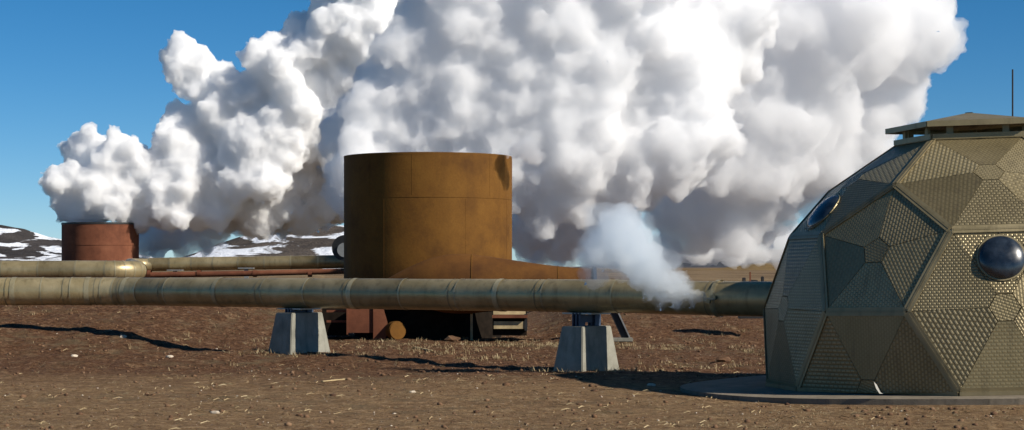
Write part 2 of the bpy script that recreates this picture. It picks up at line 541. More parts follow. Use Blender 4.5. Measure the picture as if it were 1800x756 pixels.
def blobs(lst, d, dj, seed, k=1.0, fill=0):
    r = random.Random(seed); out = []
    for q in lst:
        dd = (q[3] if len(q) > 3 else d) + r.uniform(-dj, dj)
        out.append((np.array(P(q[0], q[1], dd)), q[2] / F * dd * k))
        for _ in range(fill):          # smaller billows crowding the big one
            a, m = r.uniform(0, 2 * math.pi), r.uniform(0.45, 0.85)
            d3 = dd - q[2] / F * dd * r.uniform(0.25, 0.6)
            out.append((np.array(P(q[0] + q[2] * m * math.cos(a), q[1] + q[2] * m * math.sin(a), d3)), q[2] / F * d3 * k * r.uniform(0.30, 0.52)))
    return out
D_BIG, D_FAR = 45.2, 100.0
LEFT = [(108, 318, 40), (152, 262, 44), (213, 265, 42), (130, 350, 44), (190, 330, 64), (255, 325, 70), (285, 378, 28), (335, 300, 85), (312, 225, 44),
        (335, 118, 54), (385, 142, 36), (395, 215, 72), (455, 260, 86), (430, 160, 45), (490, 125, 66), (535, 62, 50), (600, 70, 80), (560, 150, 85), (520, 215, 95),
        (470, 330, 78, 103), (545, 325, 78, 103), (645, 40, 75), (600, -20, 65), (650, 120, 75), (410, 362, 52, 104), (480, 368, 44, 105), (550, 360, 48, 105), (350, 365, 45, 100.5), (300, 368, 36, 99.5), (250, 372, 34, 99), (385, 340, 62, 100.5), (320, 388, 20, 99),
        (175, 372, 28), (225, 375, 30), (620, 250, 80), (600, 345, 56, 104), (700, 0, 80), (700, 100, 80), (650, -60, 70), (780, 60, 90), (800, 180, 90), (720, 300, 80), (900, 100, 90), (880, 240, 80), (660, 355, 55, 104)]
CEN = [(600, 235, 46), (630, 295, 62), (610, 345, 45), (650, 190, 60), (700, 150, 72), (710, 235, 76), (770, 205, 88), (755, 85, 80), (735, 10, 50), (840, 50, 88), (810, -40, 90),
       (870, 170, 105), (920, 130, 88), (908, 62, 40), (945, 235, 95), (1005, 120, 105), (1085, 60, 105, 64), (1005, 250, 95), (960, 330, 85, 64), (930, 395, 60, 66.5), (1020, 375, 82, 66.5),
       (1085, 180, 110, 64), (1105, 285, 100, 64), (1060, 415, 50, 68), (960, 425, 48, 68), (1185, 250, 105, 64.5), (1190, 120, 120, 65), (1250, 40, 120, 66), (860, 310, 80), (760, 300, 70), (960, -20, 110), (1120, -50, 110), (690, 330, 60)]
WISP = [(924, 262, 24, 43.9), (942, 276, 20, 44.1), (890, 268, 11, 44.5), (904, 268, 14, 44.2), (875, 272, 7, 44.7)]
RIGHT = [(1290, 130, 125), (1300, 270, 125), (1260, 360, 90), (1340, 345, 72), (1180, 365, 62), (1205, 415, 45), (1290, 415, 45), (1400, 60, 135), (1400, 215, 112), (1395, 315, 70),
         (1500, 60, 125), (1500, 190, 102), (1455, 260, 80), (1590, 60, 95), (1575, 170, 62), (1632, 25, 55), (1535, 245, 48), (1485, 300, 55), (1330, -30, 120), (1470, -60, 110), (1600, -40, 80), (1350, 400, 40)]
SHADE = [(262, 425, 30), (285, 405, 36), (300, 415, 34), (345, 415, 28), (380, 395, 36), (430, 390, 30), (500, 384, 34), (570, 380, 32), (240, 405, 26), (320, 438, 22), (275, 442, 20), (362, 436, 20), (250, 440, 18), (330, 390, 40), (460, 375, 40)]
LOW = [(1310, 430, 40), (1370, 430, 40), (1250, 420, 45), (1420, 425, 40), (1180, 452, 26), (1080, 455, 24), (980, 455, 24), (930, 440, 34), (990, 440, 36), (1050, 442, 34), (1110, 435, 40), (1170, 440, 36), (1230, 442, 34), (1290, 445, 30), (1340, 450, 22), (1000, 415, 45), (1090, 410, 45)]
pl = billow('steam_plume', blobs(LEFT, D_FAR, 0.9, 1, 0.98, 4), 0.11, 1, mat_steam('crisp_steam', 5.0, 0.0, (1, 1, 1)))
tag(pl, 'bright white cauliflower steam plume rising from the far left tank', 'steam')
pl = billow('steam_plume', blobs(CEN, 63, 0.6, 2, 0.98, 5), 0.10, 2, mat_steam('thick_steam', 3.0, 0.0, (0.985, 0.986, 0.989)), disp=((1.1, 0.42), (0.42, 0.25), (0.16, 0.13)))
tag(pl, 'huge billowing steam plume directly behind the large ochre tank', 'steam')
pl = billow('steam_wisp', blobs(WISP, 44, 0.05, 6), 0.05, 6, mat_steam('wisp_steam', 3.0), disp=((0.5, 0.2), (0.2, 0.1)))
tag(pl, 'small steam wisp curling off the right rim of the large ochre tank', 'steam')
pl = billow('steam_plume', blobs(RIGHT, 72, 1.6, 3, 0.97, 5), 0.13, 3, mat_steam('soft_steam', 1.5, 0.0, (0.972, 0.973, 0.977)))
tag(pl, 'soft greyish steam plume drifting above the dome', 'steam')
pl = billow('steam_bank', blobs(SHADE, 105, 2, 4), 0.16, 4, mat_steam('thin_steam', 2.5))
tag(pl, 'shaded thin steam bank low behind the rear pipes', 'steam')
pl = billow('steam_bank', blobs(LOW, 79, 2, 5), 0.16, 5, mat_steam('thin_steam_low', 1.6))
tag(pl, 'thin steam bank over the plain right of the large tank', 'steam')

# ------------------------------------------------------------------ tanks
def cyl_obj(name, r, z0, z1, mat, parent, segs=96, wall=0.03):
    V, Fa = lathe([(r, z0), (r, z1), (r - wall, z1), (r - wall, z0)], segs)
    n = 4
    Fa += [(i * n + 3, ((i + 1) % segs) * n + 3, ((i + 1) % segs) * n, i * n) for i in range(segs)]
    o = mesh_obj(name, V, Fa, mat, parent)
    me = o.data
    for p in me.polygons: p.use_smooth = abs(p.normal.z) < 0.5
    me.set_sharp_from_angle(angle=math.radians(35))
    return o

TX, TY = (752.5 - CX) / F * D_BIG, D_BIG
TR = 147.5 / F * D_BIG
tz = hz(TX, TY)
tank = thing('silencer_tank', (TX, TY, 0), 'large open topped ochre rusted steel tank behind the near pipe', 'tank')
z_top = CZ + (YH - 276) / F * D_BIG
z_seam = CZ + (YH - 352.5) / F * D_BIG
z_low = CZ - (534 - YH) / F * D_BIG
cyl_obj('shell_course', TR, z_low, z_seam - 0.007, M_rust, tank)
cyl_obj('shell_course', TR, z_seam + 0.007, z_top - 0.05, M_rust, tank)
cyl_obj('weld_seam', TR - 0.008, z_seam - 0.03, z_seam + 0.03, M_rust, tank, wall=0.02)
cyl_obj('rim', TR + 0.003, z_top - 0.05, z_top, M_rust, tank, wall=0.08)
V, Fa = lathe([(0.0, z_low + 0.3), (TR - 0.05, z_low + 0.3)], 64)
mesh_obj('floor_plate', V, Fa, M_near_black, tank)
cyl_obj('shadow_drum', TR - 0.25, tz - 0.4, z_low + 0.2, M_near_black, tank)  # added recessed drum, its near-black colour standing in for shadow under the duct
# vertical welds of the plates
for a in (-62, -118, -20, -150, 40, 100, 160):
    ar = math.radians(a + 0)
    bm = box_bm((0.005, 0.015, z_seam - z_low - 0.05), frame(Vector((TR * math.cos(ar), TR * math.sin(ar), (z_low + z_seam) / 2)), (math.cos(ar), math.sin(ar), 0)))
    bm_obj('plate_weld', bm, M_rust, tank)
    ar += 0.35
    bm = box_bm((0.005, 0.015, z_top - z_seam - 0.12), frame(Vector((TR * math.cos(ar), TR * math.sin(ar), (z_top + z_seam) / 2)), (math.cos(ar), math.sin(ar), 0)))
    bm_obj('plate_weld', bm, M_rust, tank)
# inlet diffuser duct lying against the front of the tank
DD = D_BIG - 2.15
prof = [(672, 3), (682, 10), (700, 20), (720, 30), (740, 39), (760, 46), (780, 50.5), (800, 52.5), (830, 52), (860, 48), (900, 42), (940, 36), (980, 31), (1010, 28.5), (1041, 27.5)]
ax = P(0, 499, DD).z
pts = [Vector(((q[0] - CX) / F * DD - TX, DD - TY - 0.0006 * (q[0] - 752) - (0.25 if q[0] > 960 else 0.25 * max(0, (q[0] - 800) / 160)), ax)) for q in prof]
rad = [q[1] / F * DD for q in prof]
V, Fa = sweep(pts, rad, 48)
duct = mesh_obj('inlet_duct', V, Fa, M_duct, tank, True)
for i in (8, 12):
    V, Fa = sweep([pts[i] - Vector((0.012, 0, 0)), pts[i] + Vector((0.012, 0, 0))], rad[i] + 0.008, 48)
    mesh_obj('weld_ring', V, Fa, M_rust, duct, True)
V, Fa = sweep([pts[-1], pts[-1] + Vector((0.07, 0, 0))], rad[-1] + 0.05, 40)
mesh_obj('flange', V, Fa, M_blue, duct)
bm = box_bm((0.14, 0.14, 1.4), Matrix.Translation(pts[-1] + Vector((-0.3, 0, -0.9))))
bm_obj('support_leg', bm, M_dark, tank)
# fittings at the foot of the tank
dF = D_BIG - TR - 0.35
def front_box(name, x0, x1, y0, y1, d, th, mat, parent, org, bevel=0.0):
    a, b = P(x0, y1, d), P(x1, y0, d)
    bm = box_bm((b.x - a.x, th, b.z - a.z), Matrix.Translation(Vector(((a.x + b.x) / 2, d + th / 2, (a.z + b.z) / 2)) - Vector(org)))
    return bm_obj(name, bm, mat, parent, bevel=bevel)
TO = (TX, TY, 0)
front_box('access_plate', 612, 657, 530, 585, dF + 0.2, 0.06, M_rust_red, tank, TO)
front_box('plate_stiffener', 609, 611.5, 530, 588, dF + 0.15, 0.12, M_rust_red, tank, TO)
a = [(656, 528), (670, 528), (676, 548), (681, 566), (683, 582), (677, 597), (662, 601), (656, 601)]
V = [P(x, y, dF + 0.15) - Vector(TO) for x, y in a] + [P(x, y, dF + 0.30) - Vector(TO) for x, y in a]
n = len(a)
mesh_obj('gusset_leg', V, [tuple(range(n)), tuple(range(2 * n - 1, n - 1, -1))] + [(i, i + n, (i + 1) % n + n, (i + 1) % n) for i in range(n)], M_rust_red, tank)
c0 = P(696, 581, dF + 0.1) - Vector(TO); dv = Vector((0.50, -0.86, 0.0)).normalized()
V, Fa = sweep([c0 - dv * 0.1, c0 + dv * 0.08], 0.215, 32)
dr = mesh_obj('drain_pipe', V, Fa, M_rust, tank)
V, Fa = sweep([c0 + dv * 0.083, c0 + dv * 0.10], 0.2, 32)
mesh_obj('end_cap', V, Fa, M_rust, dr)
for y in (565, 547):
    front_box('side_rail', 574, 612, y - 2, y + 2, dF + 0.35, 0.05, M_rust_red, tank, TO)
front_box('side_cabinet', 566, 609, 540, 590, dF + 0.9, 0.6, M_near_black, tank, TO)

TX2 = (176.5 - CX) / F * D_FAR; TR2 = 66.5 / F * D_FAR
t2 = thing('silencer_tank', (TX2, D_FAR, 0), 'smaller looking far red brown rusted tank on the left under steam', 'tank')
zt2 = CZ + (YH - 392) / F * D_FAR; zb2 = hz(TX2, D_FAR) - 0.4
zs2 = zb2 + (zt2 - zb2) * 0.70
cyl_obj('shell_course', TR2, zb2, zs2 - 0.02, M_rust_red, t2)
cyl_obj('shell_course', TR2, zs2 + 0.02, zt2 - 0.1, M_rust_red, t2)
cyl_obj('weld_seam', TR2 - 0.02, zs2 - 0.05, zs2 + 0.05, M_rust_red, t2, wall=0.02)
cyl_obj('rim', TR2 + 0.02, zt2 - 0.1, zt2, M_dark, t2, wall=0.1)
V, Fa = lathe([(0.0, zb2 + 2), (TR2 - 0.05, zb2 + 2)], 64)
mesh_obj('floor_plate', V, Fa, M_near_black, t2)

# hatch showing behind the left edge of the large tank
hc = P(606, 436, 58)
hatch = thing('flanged_hatch', (hc.x, 58, hz(hc.x, 58)), 'dark round hatch with pale disc peeping out left of the large tank', 'hatch')
rel = lambda p: Vector(p) - hatch.location
V, Fa = sweep([rel((hc.x, 57.9, hc.z)), rel((hc.x + 0.03, 58.1, hc.z))], 0.40, 40)
mesh_obj('ring', V, Fa, M_dark, hatch)
V, Fa = sweep([rel((hc.x, 57.86, hc.z - 0.06)), rel((hc.x, 57.89, hc.z - 0.06))], 0.22, 40)
mesh_obj('cover_disc', V, Fa, M_grey, hatch)
bm = box_bm((0.3, 0.2, hc.z - hatch.location.z), Matrix.Translation(rel((hc.x + 0.2, 58.1, (hc.z + hatch.location.z) / 2))))
bm_obj('stand', bm, M_dark, hatch)

# ------------------------------------------------------------------ near pipeline
PA = math.radians(33)
PD = Vector((-math.cos(PA), math.sin(PA), 0))      # along the pipe, away to the left
P2 = Vector((130 / F * 30.8, 30.8, 0))
PR = 0.272
ZP = 1.212
def t_of(px):
    k = (px - CX) / F
    return (P2.x - k * P2.y) / (-PD.x + k * PD.y)
T_BEND = t_of(212)
BR = 1.9
half = BR * math.tan(PA / 2)
bend_pt = P2 + PD * T_BEND
arc_len = BR * PA
def path(s):
    """point on the pipe axis; s metres to the left of the right-hand pedestal"""
    zz = Vector((0, 0, ZP - (0.02 if s < -2 else 0)))
    if s <= T_BEND - half: return P2 + PD * s + zz
    s2 = s - (T_BEND - half)
    if s2 < arc_len:
        a = s2 / BR
        start = P2 + PD * (T_BEND - half)
        nrm = Vector((-math.sin(PA), -math.cos(PA), 0))      # towards the camera
        c = start + nrm * BR
        q = -nrm
        ca, sa = math.cos(a), math.sin(a)
        return c + BR * Vector((q.x * ca - q.y * sa, q.x * sa + q.y * ca, 0)) + zz
    return bend_pt + Vector((-1, 0, 0)) * (half + s2 - arc_len) + zz
S_B0 = T_BEND - half; S_B1 = S_B0 + arc_len
def s_left(px):          # straight run left of the bend
    return S_B1 + (bend_pt.x - half - (px - CX) / F * bend_pt.y)
pipe = thing('steam_pipeline', (P2.x, P2.y, hz(P2.x, P2.y)), 'long near olive metal clad steam pipe on concrete pedestals running into the dome', 'pipe')
def seg(name, s0, s1, r, mat, parent, tint, n=None, segs=48):
    n = n or max(2, int((s1 - s0) / 0.12) if (S_B0 - 0.3 < s1 and s0 < S_B1 + 0.3) else 2)
    pp = [path(s0 + (s1 - s0) * i / (n - 1)) - Vector(pipe.location) for i in range(n)]
    V, Fa = sweep(pp, r, segs, caps=False)
    o = mesh_obj(name, V, Fa, mat, parent, True)
    for p in o.data.polygons:
        if len(p.vertices) > 4: p.use_smooth = False
    o['tint'] = tint
    return o
joints = [-7.2, t_of(1265), t_of(1088), t_of(966), t_of(884), t_of(814), t_of(716), t_of(628), t_of(548), t_of(474), t_of(391), t_of(303), S_B0 - 0.05,
          S_B0 + arc_len * 0.27, S_B0 + arc_len * 0.52, S_B0 + arc_len * 0.77, S_B1 + 0.05, s_left(128), s_left(77), s_left(27), s_left(-80), s_left(-300), s_left(-420)]
rr = random.Random(5)
for i in range(len(joints) - 1):
    s0, s1 = joints[i] + 0.004, joints[i + 1] - 0.004
    tint = rr.uniform(0.75, 1.1) * (1.35 if joints[i] > S_B1 else 1.0)  # run left of the bend painted lighter, as if catching more sun
    if 12 <= i <= 16: tint = [1.25, 1.0, 1.4, 1.1, 1.25][i - 12]
    sec = seg('pipe_section', s0, s1, PR - (0.004 if i % 2 else 0.0), M_pipe, pipe, tint)
for i, s in enumerate(joints[1:-1]):
    wdt = 0.016 if i % 3 else 0.05
    seg('joint_band', s - wdt, s + wdt, PR + 0.006, M_band, pipe, rr.uniform(1.1, 1.4))
    if i % 2 == 0:
        seg('joint_band', s + 0.13, s + 0.15, PR + 0.004, M_band, pipe, rr.uniform(0.7, 1.0))
# the leaking clamp
s = t_of(1265)
cl = seg('clamp', s - 0.03, s + 0.03, PR + 0.022, M_band, pipe, 1.1)
cp = path(s) - Vector(pipe.location)
nrm = Vector((PD.y, -PD.x, 0)); nrm = nrm if nrm.y < 0 else -nrm
for k_, (du, dz) in enumerate(((-0.04, 0.02), (0.05, -0.03))):
    bm = box_bm((0.10, 0.05, 0.07), frame(cp + nrm * (PR + 0.035) + PD * du + Vector((0, 0, dz)), PD + Vector((0, 0, 0.5 * (k_ - .5)))))
    bm_obj('clamp_lug', bm, M_band, cl, bevel=0.008)
for o in cl.children: o['tint'] = 1.0

# concrete pedestals
def pedestal(px, py, label):
    t = t_of(px)
    c = P2 + PD * t
    z0 = CZ - (py - YH) / F * c.y
    c.z = z0
    e = thing('pipe_pedestal', c, label, 'pedestal', 'concrete pedestals under the near pipe')
    ang = math.atan2(-PD.y, -PD.x)
    e.rotation_euler.z = ang - math.radians(9)
    hgt = 0.70
    bl, bw, tl, tw = 0.34, 0.52, 0.22, 0.37
    V = [(-bl, -bw, -0.25), (bl, -bw, -0.25), (bl, bw, -0.25), (-bl, bw, -0.25), (-tl, -tw, hgt), (tl, -tw, hgt), (tl, tw, hgt), (-tl, tw, hgt)]
    bm = bmesh.new(); vs = [bm.verts.new(v) for v in V]
    for f in ((0, 1, 5, 4), (1, 2, 6, 5), (2, 3, 7, 6), (3, 0, 4, 7), (4, 5, 6, 7), (3, 2, 1, 0)): bm.faces.new([vs[i] for i in f])
    bm_obj('concrete_block', bm, M_conc, e, bevel=0.012)
    zb = ZP - z0 - PR
    for y in (-0.2, 0.2):
        post = bm_obj('saddle_post', box_bm((0.03, 0.14, zb - hgt), Matrix.Translation((0, y, (hgt + zb) / 2))), M_blue, e)
        for x in (-0.07, 0.07):
            bm_obj('post_flange', box_bm((0.02, 0.145, zb - hgt - 0.004), Matrix.Translation((x, y, (hgt + zb) / 2))), M_blue, post)
    bm_obj('cross_beam', box_bm((0.10, 0.26, 0.12), Matrix.Translation((0, 0, zb - 0.1))), M_blue, e)
    bm_obj('saddle_plate', box_bm((0.62, 0.5, 0.022), Matrix.Translation((0, 0, zb - 0.011))), M_grey, e)
    return e
pedestal(1031, 648, 'concrete pedestal with blue saddle nearest the steam leak')
pedestal(526, 617, 'concrete pedestal left of the large tank foot')

# ------------------------------------------------------------------ rear pipes
rp = thing('steam_pipeline', (-14, 56, hz(-14, 56)), 'rear olive steam pipe stepping back behind the near pipe bend', 'pipe')
def rel_sweep(name, pts, r, mat, parent, tint=1.0, segs=36):
    V, Fa = sweep([Vector(p) - Vector(parent.location) for p in pts], r, segs, caps=False)
    o = mesh_obj(name, V, Fa, mat, parent, True)
    for p in o.data.polygons:
        if len(p.vertices) > 4: p.use_smooth = False
    o['tint'] = tint
    return o
d1, d2 = 54.0, 78.0
RR = 0.285
zl = P(0, 475, d1).z
xs = [-420, -300, -180, -70, 5, 70, 135, 187]
Lp = [P(x, 475.5, d1) for x in xs]
for i in range(len(Lp) - 1):
    rel_sweep('pipe_section', [Lp[i] + Vector((0.01, 0, 0)), Lp[i + 1] - Vector((0.01, 0, 0))], RR, M_pipe, rp, rr.uniform(0.8, 1.15))
    q = Lp[i + 1]
    rel_sweep('joint_band', [q - Vector((0.025, 0, 0)), q + Vector((0.025, 0, 0))], RR + 0.005, M_band, rp, 0.9)
# elbow away from the camera in mitred pieces, then the far run to the right
e0 = Lp[-1]; ER = 0.75
arc = [e0 + Vector((ER * math.sin(a), ER * (1 - math.cos(a)), 0)) for a in np.radians(np.linspace(0, 86, 11))]
rel_sweep('elbow', arc, RR - 0.002, M_pipe, rp, 1.05)
for i in (2, 4, 6, 8):
    t_ = (arc[i + 1] - arc[i - 1]).normalized() * 0.02
    rel_sweep('joint_band', [arc[i] - t_, arc[i] + t_], RR + 0.006, M_band, rp, 1.1)
end1 = P(229, 466.5, d2 - 0.8)
rel_sweep('pipe_section', [arc[-1], end1], RR, M_pipe, rp, 0.95)
arc2 = [Vector((end1.x + 0.75 * (1 - math.cos(a)), end1.y + 0.75 * math.sin(a), end1.z)) for a in np.radians(np.linspace(4, 90, 6))]
rel_sweep('elbow', arc2, RR, M_pipe, rp, 1.0)
xs = [264, 300, 338, 376, 420, 466, 512, 560, 612, 660]
Rp = [arc2[-1]] + [Vector((P(x, 0, d2).x, arc2[-1].y, CZ - (465.5 - (x - 240) / 360 * 5.5 - YH) / F * d2)) for x in xs]
for i in range(len(Rp) - 1):
    rel_sweep('pipe_section', [Rp[i] + Vector((0.01, 0, 0)), Rp[i + 1] - Vector((0.01, 0, 0))], RR - 0.005, M_pipe, rp, rr.uniform(0.75, 1.2) if i < 7 else 0.55)
    rel_sweep('joint_band', [Rp[i + 1] - Vector((0.03, 0, 0)), Rp[i + 1] + Vector((0.03, 0, 0))], RR + 0.004, M_band, rp, 0.8)
# thin red pipe under it
tp = thing('red_pipe', (P(420, 0, 74).x, 74, hz(P(420, 0, 74).x, 74)), 'thin rusty red pipe running beneath the rear olive pipe', 'pipe')
a0, a1, a2_ = P(236, 484, 74), P(430, 481, 74), P(640, 476, 74)
rel_sweep('pipe_run', [a0, a1, a2_], 0.11, M_rust_red, tp)
for x in (262, 350, 448, 545):
    q = P(x, 481, 74)
    rel_sweep('coupling', [q - Vector((0.08, 0, 0)), q + Vector((0.08, 0, 0))], 0.135, M_rust_red, tp)
def t_support(px, pyt, d, label):
    q = P(px, pyt, d); g = hz(q.x, d)
    e = thing('pipe_support', (q.x, d, g), label, 'support', 'steel supports of the rear pipes')
    bm_obj('post', box_bm((0.16, 0.16, q.z - g + 0.3), Matrix.Translation((0, 0, (q.z - g - 0.3) / 2))), M_grey, e)
    bm_obj('top_plate', box_bm((0.62, 0.5, 0.05), Matrix.Translation((0, 0, q.z - g + 0.025))), M_grey, e)
t_support(433, 472.5, 77.0, 'small grey T shaped support under the middle of the rear pipe')
t_support(308, 476, 77.4, 'small grey support under the rear pipe near its bend')
for px, lab in ((143, 'left one of two low concrete blocks below the near pipe bend'), (170, 'right one of two low concrete blocks below the near pipe bend')):
    q = P(px, 547, 52.5); g = hz(q.x, 52.5)
    e = thing('pipe_footing', (q.x, 52.5, g), lab, 'footing', 'low footings of the rear pipe')
    hh = zl - RR - g
    bm_obj('concrete_block', box_bm((0.32, 0.4, max(0.2, q.z + 0.28 - g)), Matrix.Translation((0, 0, (q.z + 0.28 - g) / 2 - 0.05))), M_conc, e, bevel=0.02)
    bm_obj('pipe_stand', box_bm((0.1, 0.1, 0.5), Matrix.Translation((0, 0.1, q.z + 0.28 - g + 0.2))), M_dark, e)

# ------------------------------------------------------------------ dome
ph = (1 + 5 ** 0.5) / 2
ico = []
for s1 in (-1, 1):
    for s2 in (-1, 1):
        ico += [(0, s1, s2 * ph), (s1, s2 * ph, 0), (s2 * ph, 0, s1)]
ico = [Vector(v) for v in ico]
up = max(ico, key=lambda v: v.z).normalized()
q = up.rotation_difference(Vector((0, 0, 1)))
# same orientation as a rotation about (up x z)
ico = [q @ v for v in ico]
nb = [[j for j in range(12) if j != i and abs((ico[i] - ico[j]).length - 2) < 1e-4] for i in range(12)]
def tv(i, j):
    return ((2 * ico[i] + ico[j]) / 3)
sc = 1 / tv(0, nb[0][0]).length
def TVx(i, j): return tv(i, j) * sc * DOME_R
faces = []
def order(vs):
    c = sum(vs, Vector()) / len(vs); n_ = c.normalized()
    a = (vs[0] - c).normalized(); b = n_.cross(a)
    return sorted(vs, key=lambda v: math.atan2((v - c).dot(b), (v - c).dot(a)))
for i in range(12): faces.append(order([TVx(i, j) for j in nb[i]]))
seen = set()
for i in range(12):
    for j in nb[i]:
        for k_ in nb[i]:
            if k_ in nb[j]:
                key = tuple(sorted((i, j, k_)))
                if key in seen: continue
                seen.add(key)
                a, b, c = key
                faces.append(order([TVx(a, b), TVx(b, a), TVx(b, c), TVx(c, b), TVx(c, a), TVx(a, c)]))
ZB = -0.1724 * DOME_R
dome = thing('geodesic_dome', (DOME_X, DOME_Y, DOME_Z), 'bronze tread plate geodesic dome with round bubble windows on concrete pad', 'dome')
dome.rotation_euler = (Matrix.Rotation(-0.027, 3, 'Y') @ Matrix.Rotation(-0.108, 3, 'Z')).to_euler()
Rinv = dome.rotation_euler.to_matrix().inverted()
dr_ = random.Random(11)
def panel_mesh(name, corners, mat, tint, weave, cell, ang, th=0.012, inset=0.006, parent=dome):
    cs = [Vector(c) for c in corners]
    cen = sum(cs, Vector()) / len(cs)
    nrm = (cs[1] - cs[0]).cross(cs[2] - cs[0]).normalized()
    if nrm.dot(cen) < 0: cs = cs[::-1]; nrm = -nrm
    cs = [c + (cen - c).normalized() * inset for c in cs]
    n = len(cs)
    V = cs + [c - nrm * th for c in cs]
    Fa = [tuple(range(n)), tuple(range(2 * n - 1, n - 1, -1))] + [((i + 1) % n, i, i + n, (i + 1) % n + n) for i in range(n)]
    o = mesh_obj(name, V, Fa, mat, parent)
    ex = Vector((0, 0, 1)).cross(nrm)
    ex = ex.normalized() if ex.length > 1e-3 else Vector((1, 0, 0))
    ey = nrm.cross(ex)
    ca, sa = math.cos(ang), math.sin(ang)
    uvl = o.data.uv_layers.new(name='UVMap')
    for lp in o.data.loops:
        d = Vector(o.data.vertices[lp.vertex_index].co)
        u, v = d.dot(ex), d.dot(ey)
        uvl.data[lp.index].uv = (u * ca - v * sa, u * sa + v * ca)
    o['tint'] = tint; o['weave'] = weave; o['cell'] = cell
    return o
def key_of(v): return (round(v.x, 3), round(v.y, 3), round(v.z, 3))
edges = {}
PUSH = 0.975
bubbles = []
Rot = dome.rotation_euler.to_matrix()
for f in faces:
    cen = sum(f, Vector()) / len(f)
    if cen.z < ZB - 0.05 or cen.z > 0.9 * DOME_R: 
        continue
    apex = cen.normalized() * DOME_R * PUSH
    pr = 0.20
    n = len(f)
    k_cut = pr / (f[0] - cen).length
    cut = [apex + (v - apex) * k_cut for v in f]
    half_hex = abs(cen.z - ZB) < 0.05
    for i in range(n):
        a, b = f[i], f[(i + 1) % n]
        if min(a.z, b.z) < ZB - 0.05: continue
        wcen = Rot @ ((a + b + apex) / 3)
        tone = dr_.uniform(0.75, 1.2)
        wv = dr_.choice([1.0, 0.9, 0.6, 0.3])
        panel_mesh('panel', [a, b, cut[(i + 1) % n], cut[i]], M_tread, tone, wv, dr_.choice([0.066, 0.056, 0.060, 0.078]), dr_.choice([0, 0, math.radians(30), math.radians(60), math.radians(90)]))
        bubbles.append((wcen, a, b, apex))
        kk = tuple(sorted((key_of(a), key_of(b))))
        edges[kk] = (a, b)
    if half_hex:
        cut = [c for c in cut if c.z > ZB - 0.07]
        if len(cut) < 3: continue
    panel_mesh('centre_plate', order(cut), M_tread, dr_.uniform(0.9, 1.2), 0.6, 0.056, math.radians(20))
for (a, b) in edges.values():
    L_ = (b - a).length
    mid = (a + b) / 2
    M = frame(mid * 1.001, b - a, mid.normalized())
    bm = box_bm((L_ - 0.02, 0.115, 0.010), M)
    o = bm_obj('seam_strip', bm, M_strip, dome, bevel=0.004)
    o['tint'] = dr_.uniform(0.85, 1.2)
    bm = box_bm((L_ - 0.06, 0.03, 0.014), frame(mid * 1.002, b - a, mid.normalized()))
    o = bm_obj('seam_bead', bm, M_strip, o); o['tint'] = 0.9
# base skirt
ring = [v for f in faces for v in f if abs(v.z - ZB) < 0.02]
az = sorted({round(math.atan2(v.y, v.x), 3): v for v in ring}.items())
rv = [v for _, v in az]
for i in range(len(rv)):
    a, b = rv[i], rv[(i + 1) % len(rv)]
    m_ = (a + b) / 2
    bm = box_bm(((b - a).length - 0.01, 0.05, 0.05), frame(m_ * 1.0 + Vector((0, 0, -0.02)), b - a))
    o = bm_obj('base_rail', bm, M_strip, dome); o['tint'] = 0.9
# bubble windows: the panels whose middle is nearest to these sight lines
def find_panel(px, py):
    best = None
    for wc, a, b, apex in bubbles:
        w = wc + Vector((DOME_X, DOME_Y, DOME_Z))
        if w.y > DOME_Y - 0.2: continue
        x = CX + F * w.x / w.y; y = YH - F * (w.z - CZ) / w.y
        d = math.hypot(x - px, y - py)
        if best is None or d < best[0]: best = (d, a, b, apex)
    return best[1:]
def bubble(px, py, r, lift, shift):
    a, b, apex = find_panel(px, py)
    n_ = (b - a).cross(apex - a).normalized()
    c = (a + b) / 2 * (1 - shift) + apex * shift
    if n_.dot(c) < 0: n_ = -n_
    M = frame(c + n_ * 0.006, (b - a), n_)
    prof_ = [(r * math.cos(t), lift * math.sin(t)) for t in np.linspace(0, math.pi / 2, 14)]
    V, Fa = lathe(prof_, 40)
    V = [M @ Vector(v) for v in V]
    o = mesh_obj('bubble_window', V, Fa, M_bubble, dome, True)
    V, Fa = lathe([(r - 0.005, 0.0), (r - 0.005, 0.014), (r + 0.018, 0.014), (r + 0.018, 0.0)], 40)
    o2 = mesh_obj('window_rim', [M @ Vector(v) for v in V], Fa, M_strip, o); o2['tint'] = 1.1
    for i in range(12):
        t = 2 * math.pi * i / 12
        bm = bmesh.new(); bmesh.ops.create_uvsphere(bm, u_segments=8, v_segments=5, radius=0.009)
        bmesh.ops.transform(bm, matrix=M @ Matrix.Translation(((r + 0.045) * math.cos(t), (r + 0.045) * math.sin(t), 0.0)), verts=bm.verts)
        bm_obj('rivet', bm, M_dark, o)
bubble(1760, 450, 0.295, 0.13, 0.38)
bubble(1432, 378, 0.30, 0.10, 0.40)
# collar and pentagonal lid
pent = next(f for f in faces if len(f) == 5 and (sum(f, Vector()) / 5).z > 0.9 * DOME_R)
zc = pent[0].z
cenp = Vector((0, 0, zc))
for i in range(5):
    a, b = pent[i], pent[(i + 1) % 5]
    m_ = (a + b) / 2
    o = bm_obj('collar_rail', box_bm(((b - a).length + 0.02, 0.10, 0.07), frame(m_ + Vector((0, 0, 0.03)), b - a)), M_strip, dome); o['tint'] = 1.0
    for f_ in (0.18, 0.82):
        p_ = a.lerp(b, f_) * 1.0
        o = bm_obj('lid_post', box_bm((0.09, 0.04, 0.16), frame(Vector((p_.x * 0.97, p_.y * 0.97, zc + 0.13)), b - a)), M_strip, dome); o['tint'] = 0.9
V, Fa = lathe([(0.001, zc - 0.02), (0.9, zc - 0.02)], 24)
mesh_obj('vent_floor', V, Fa, M_near_black, dome)
zl0 = zc + 0.20
lidv = [Vector((v.x * 1.15, v.y * 1.15, zl0)) for v in pent]
lid_apex = Vector((0, 0, zl0 + 0.17))
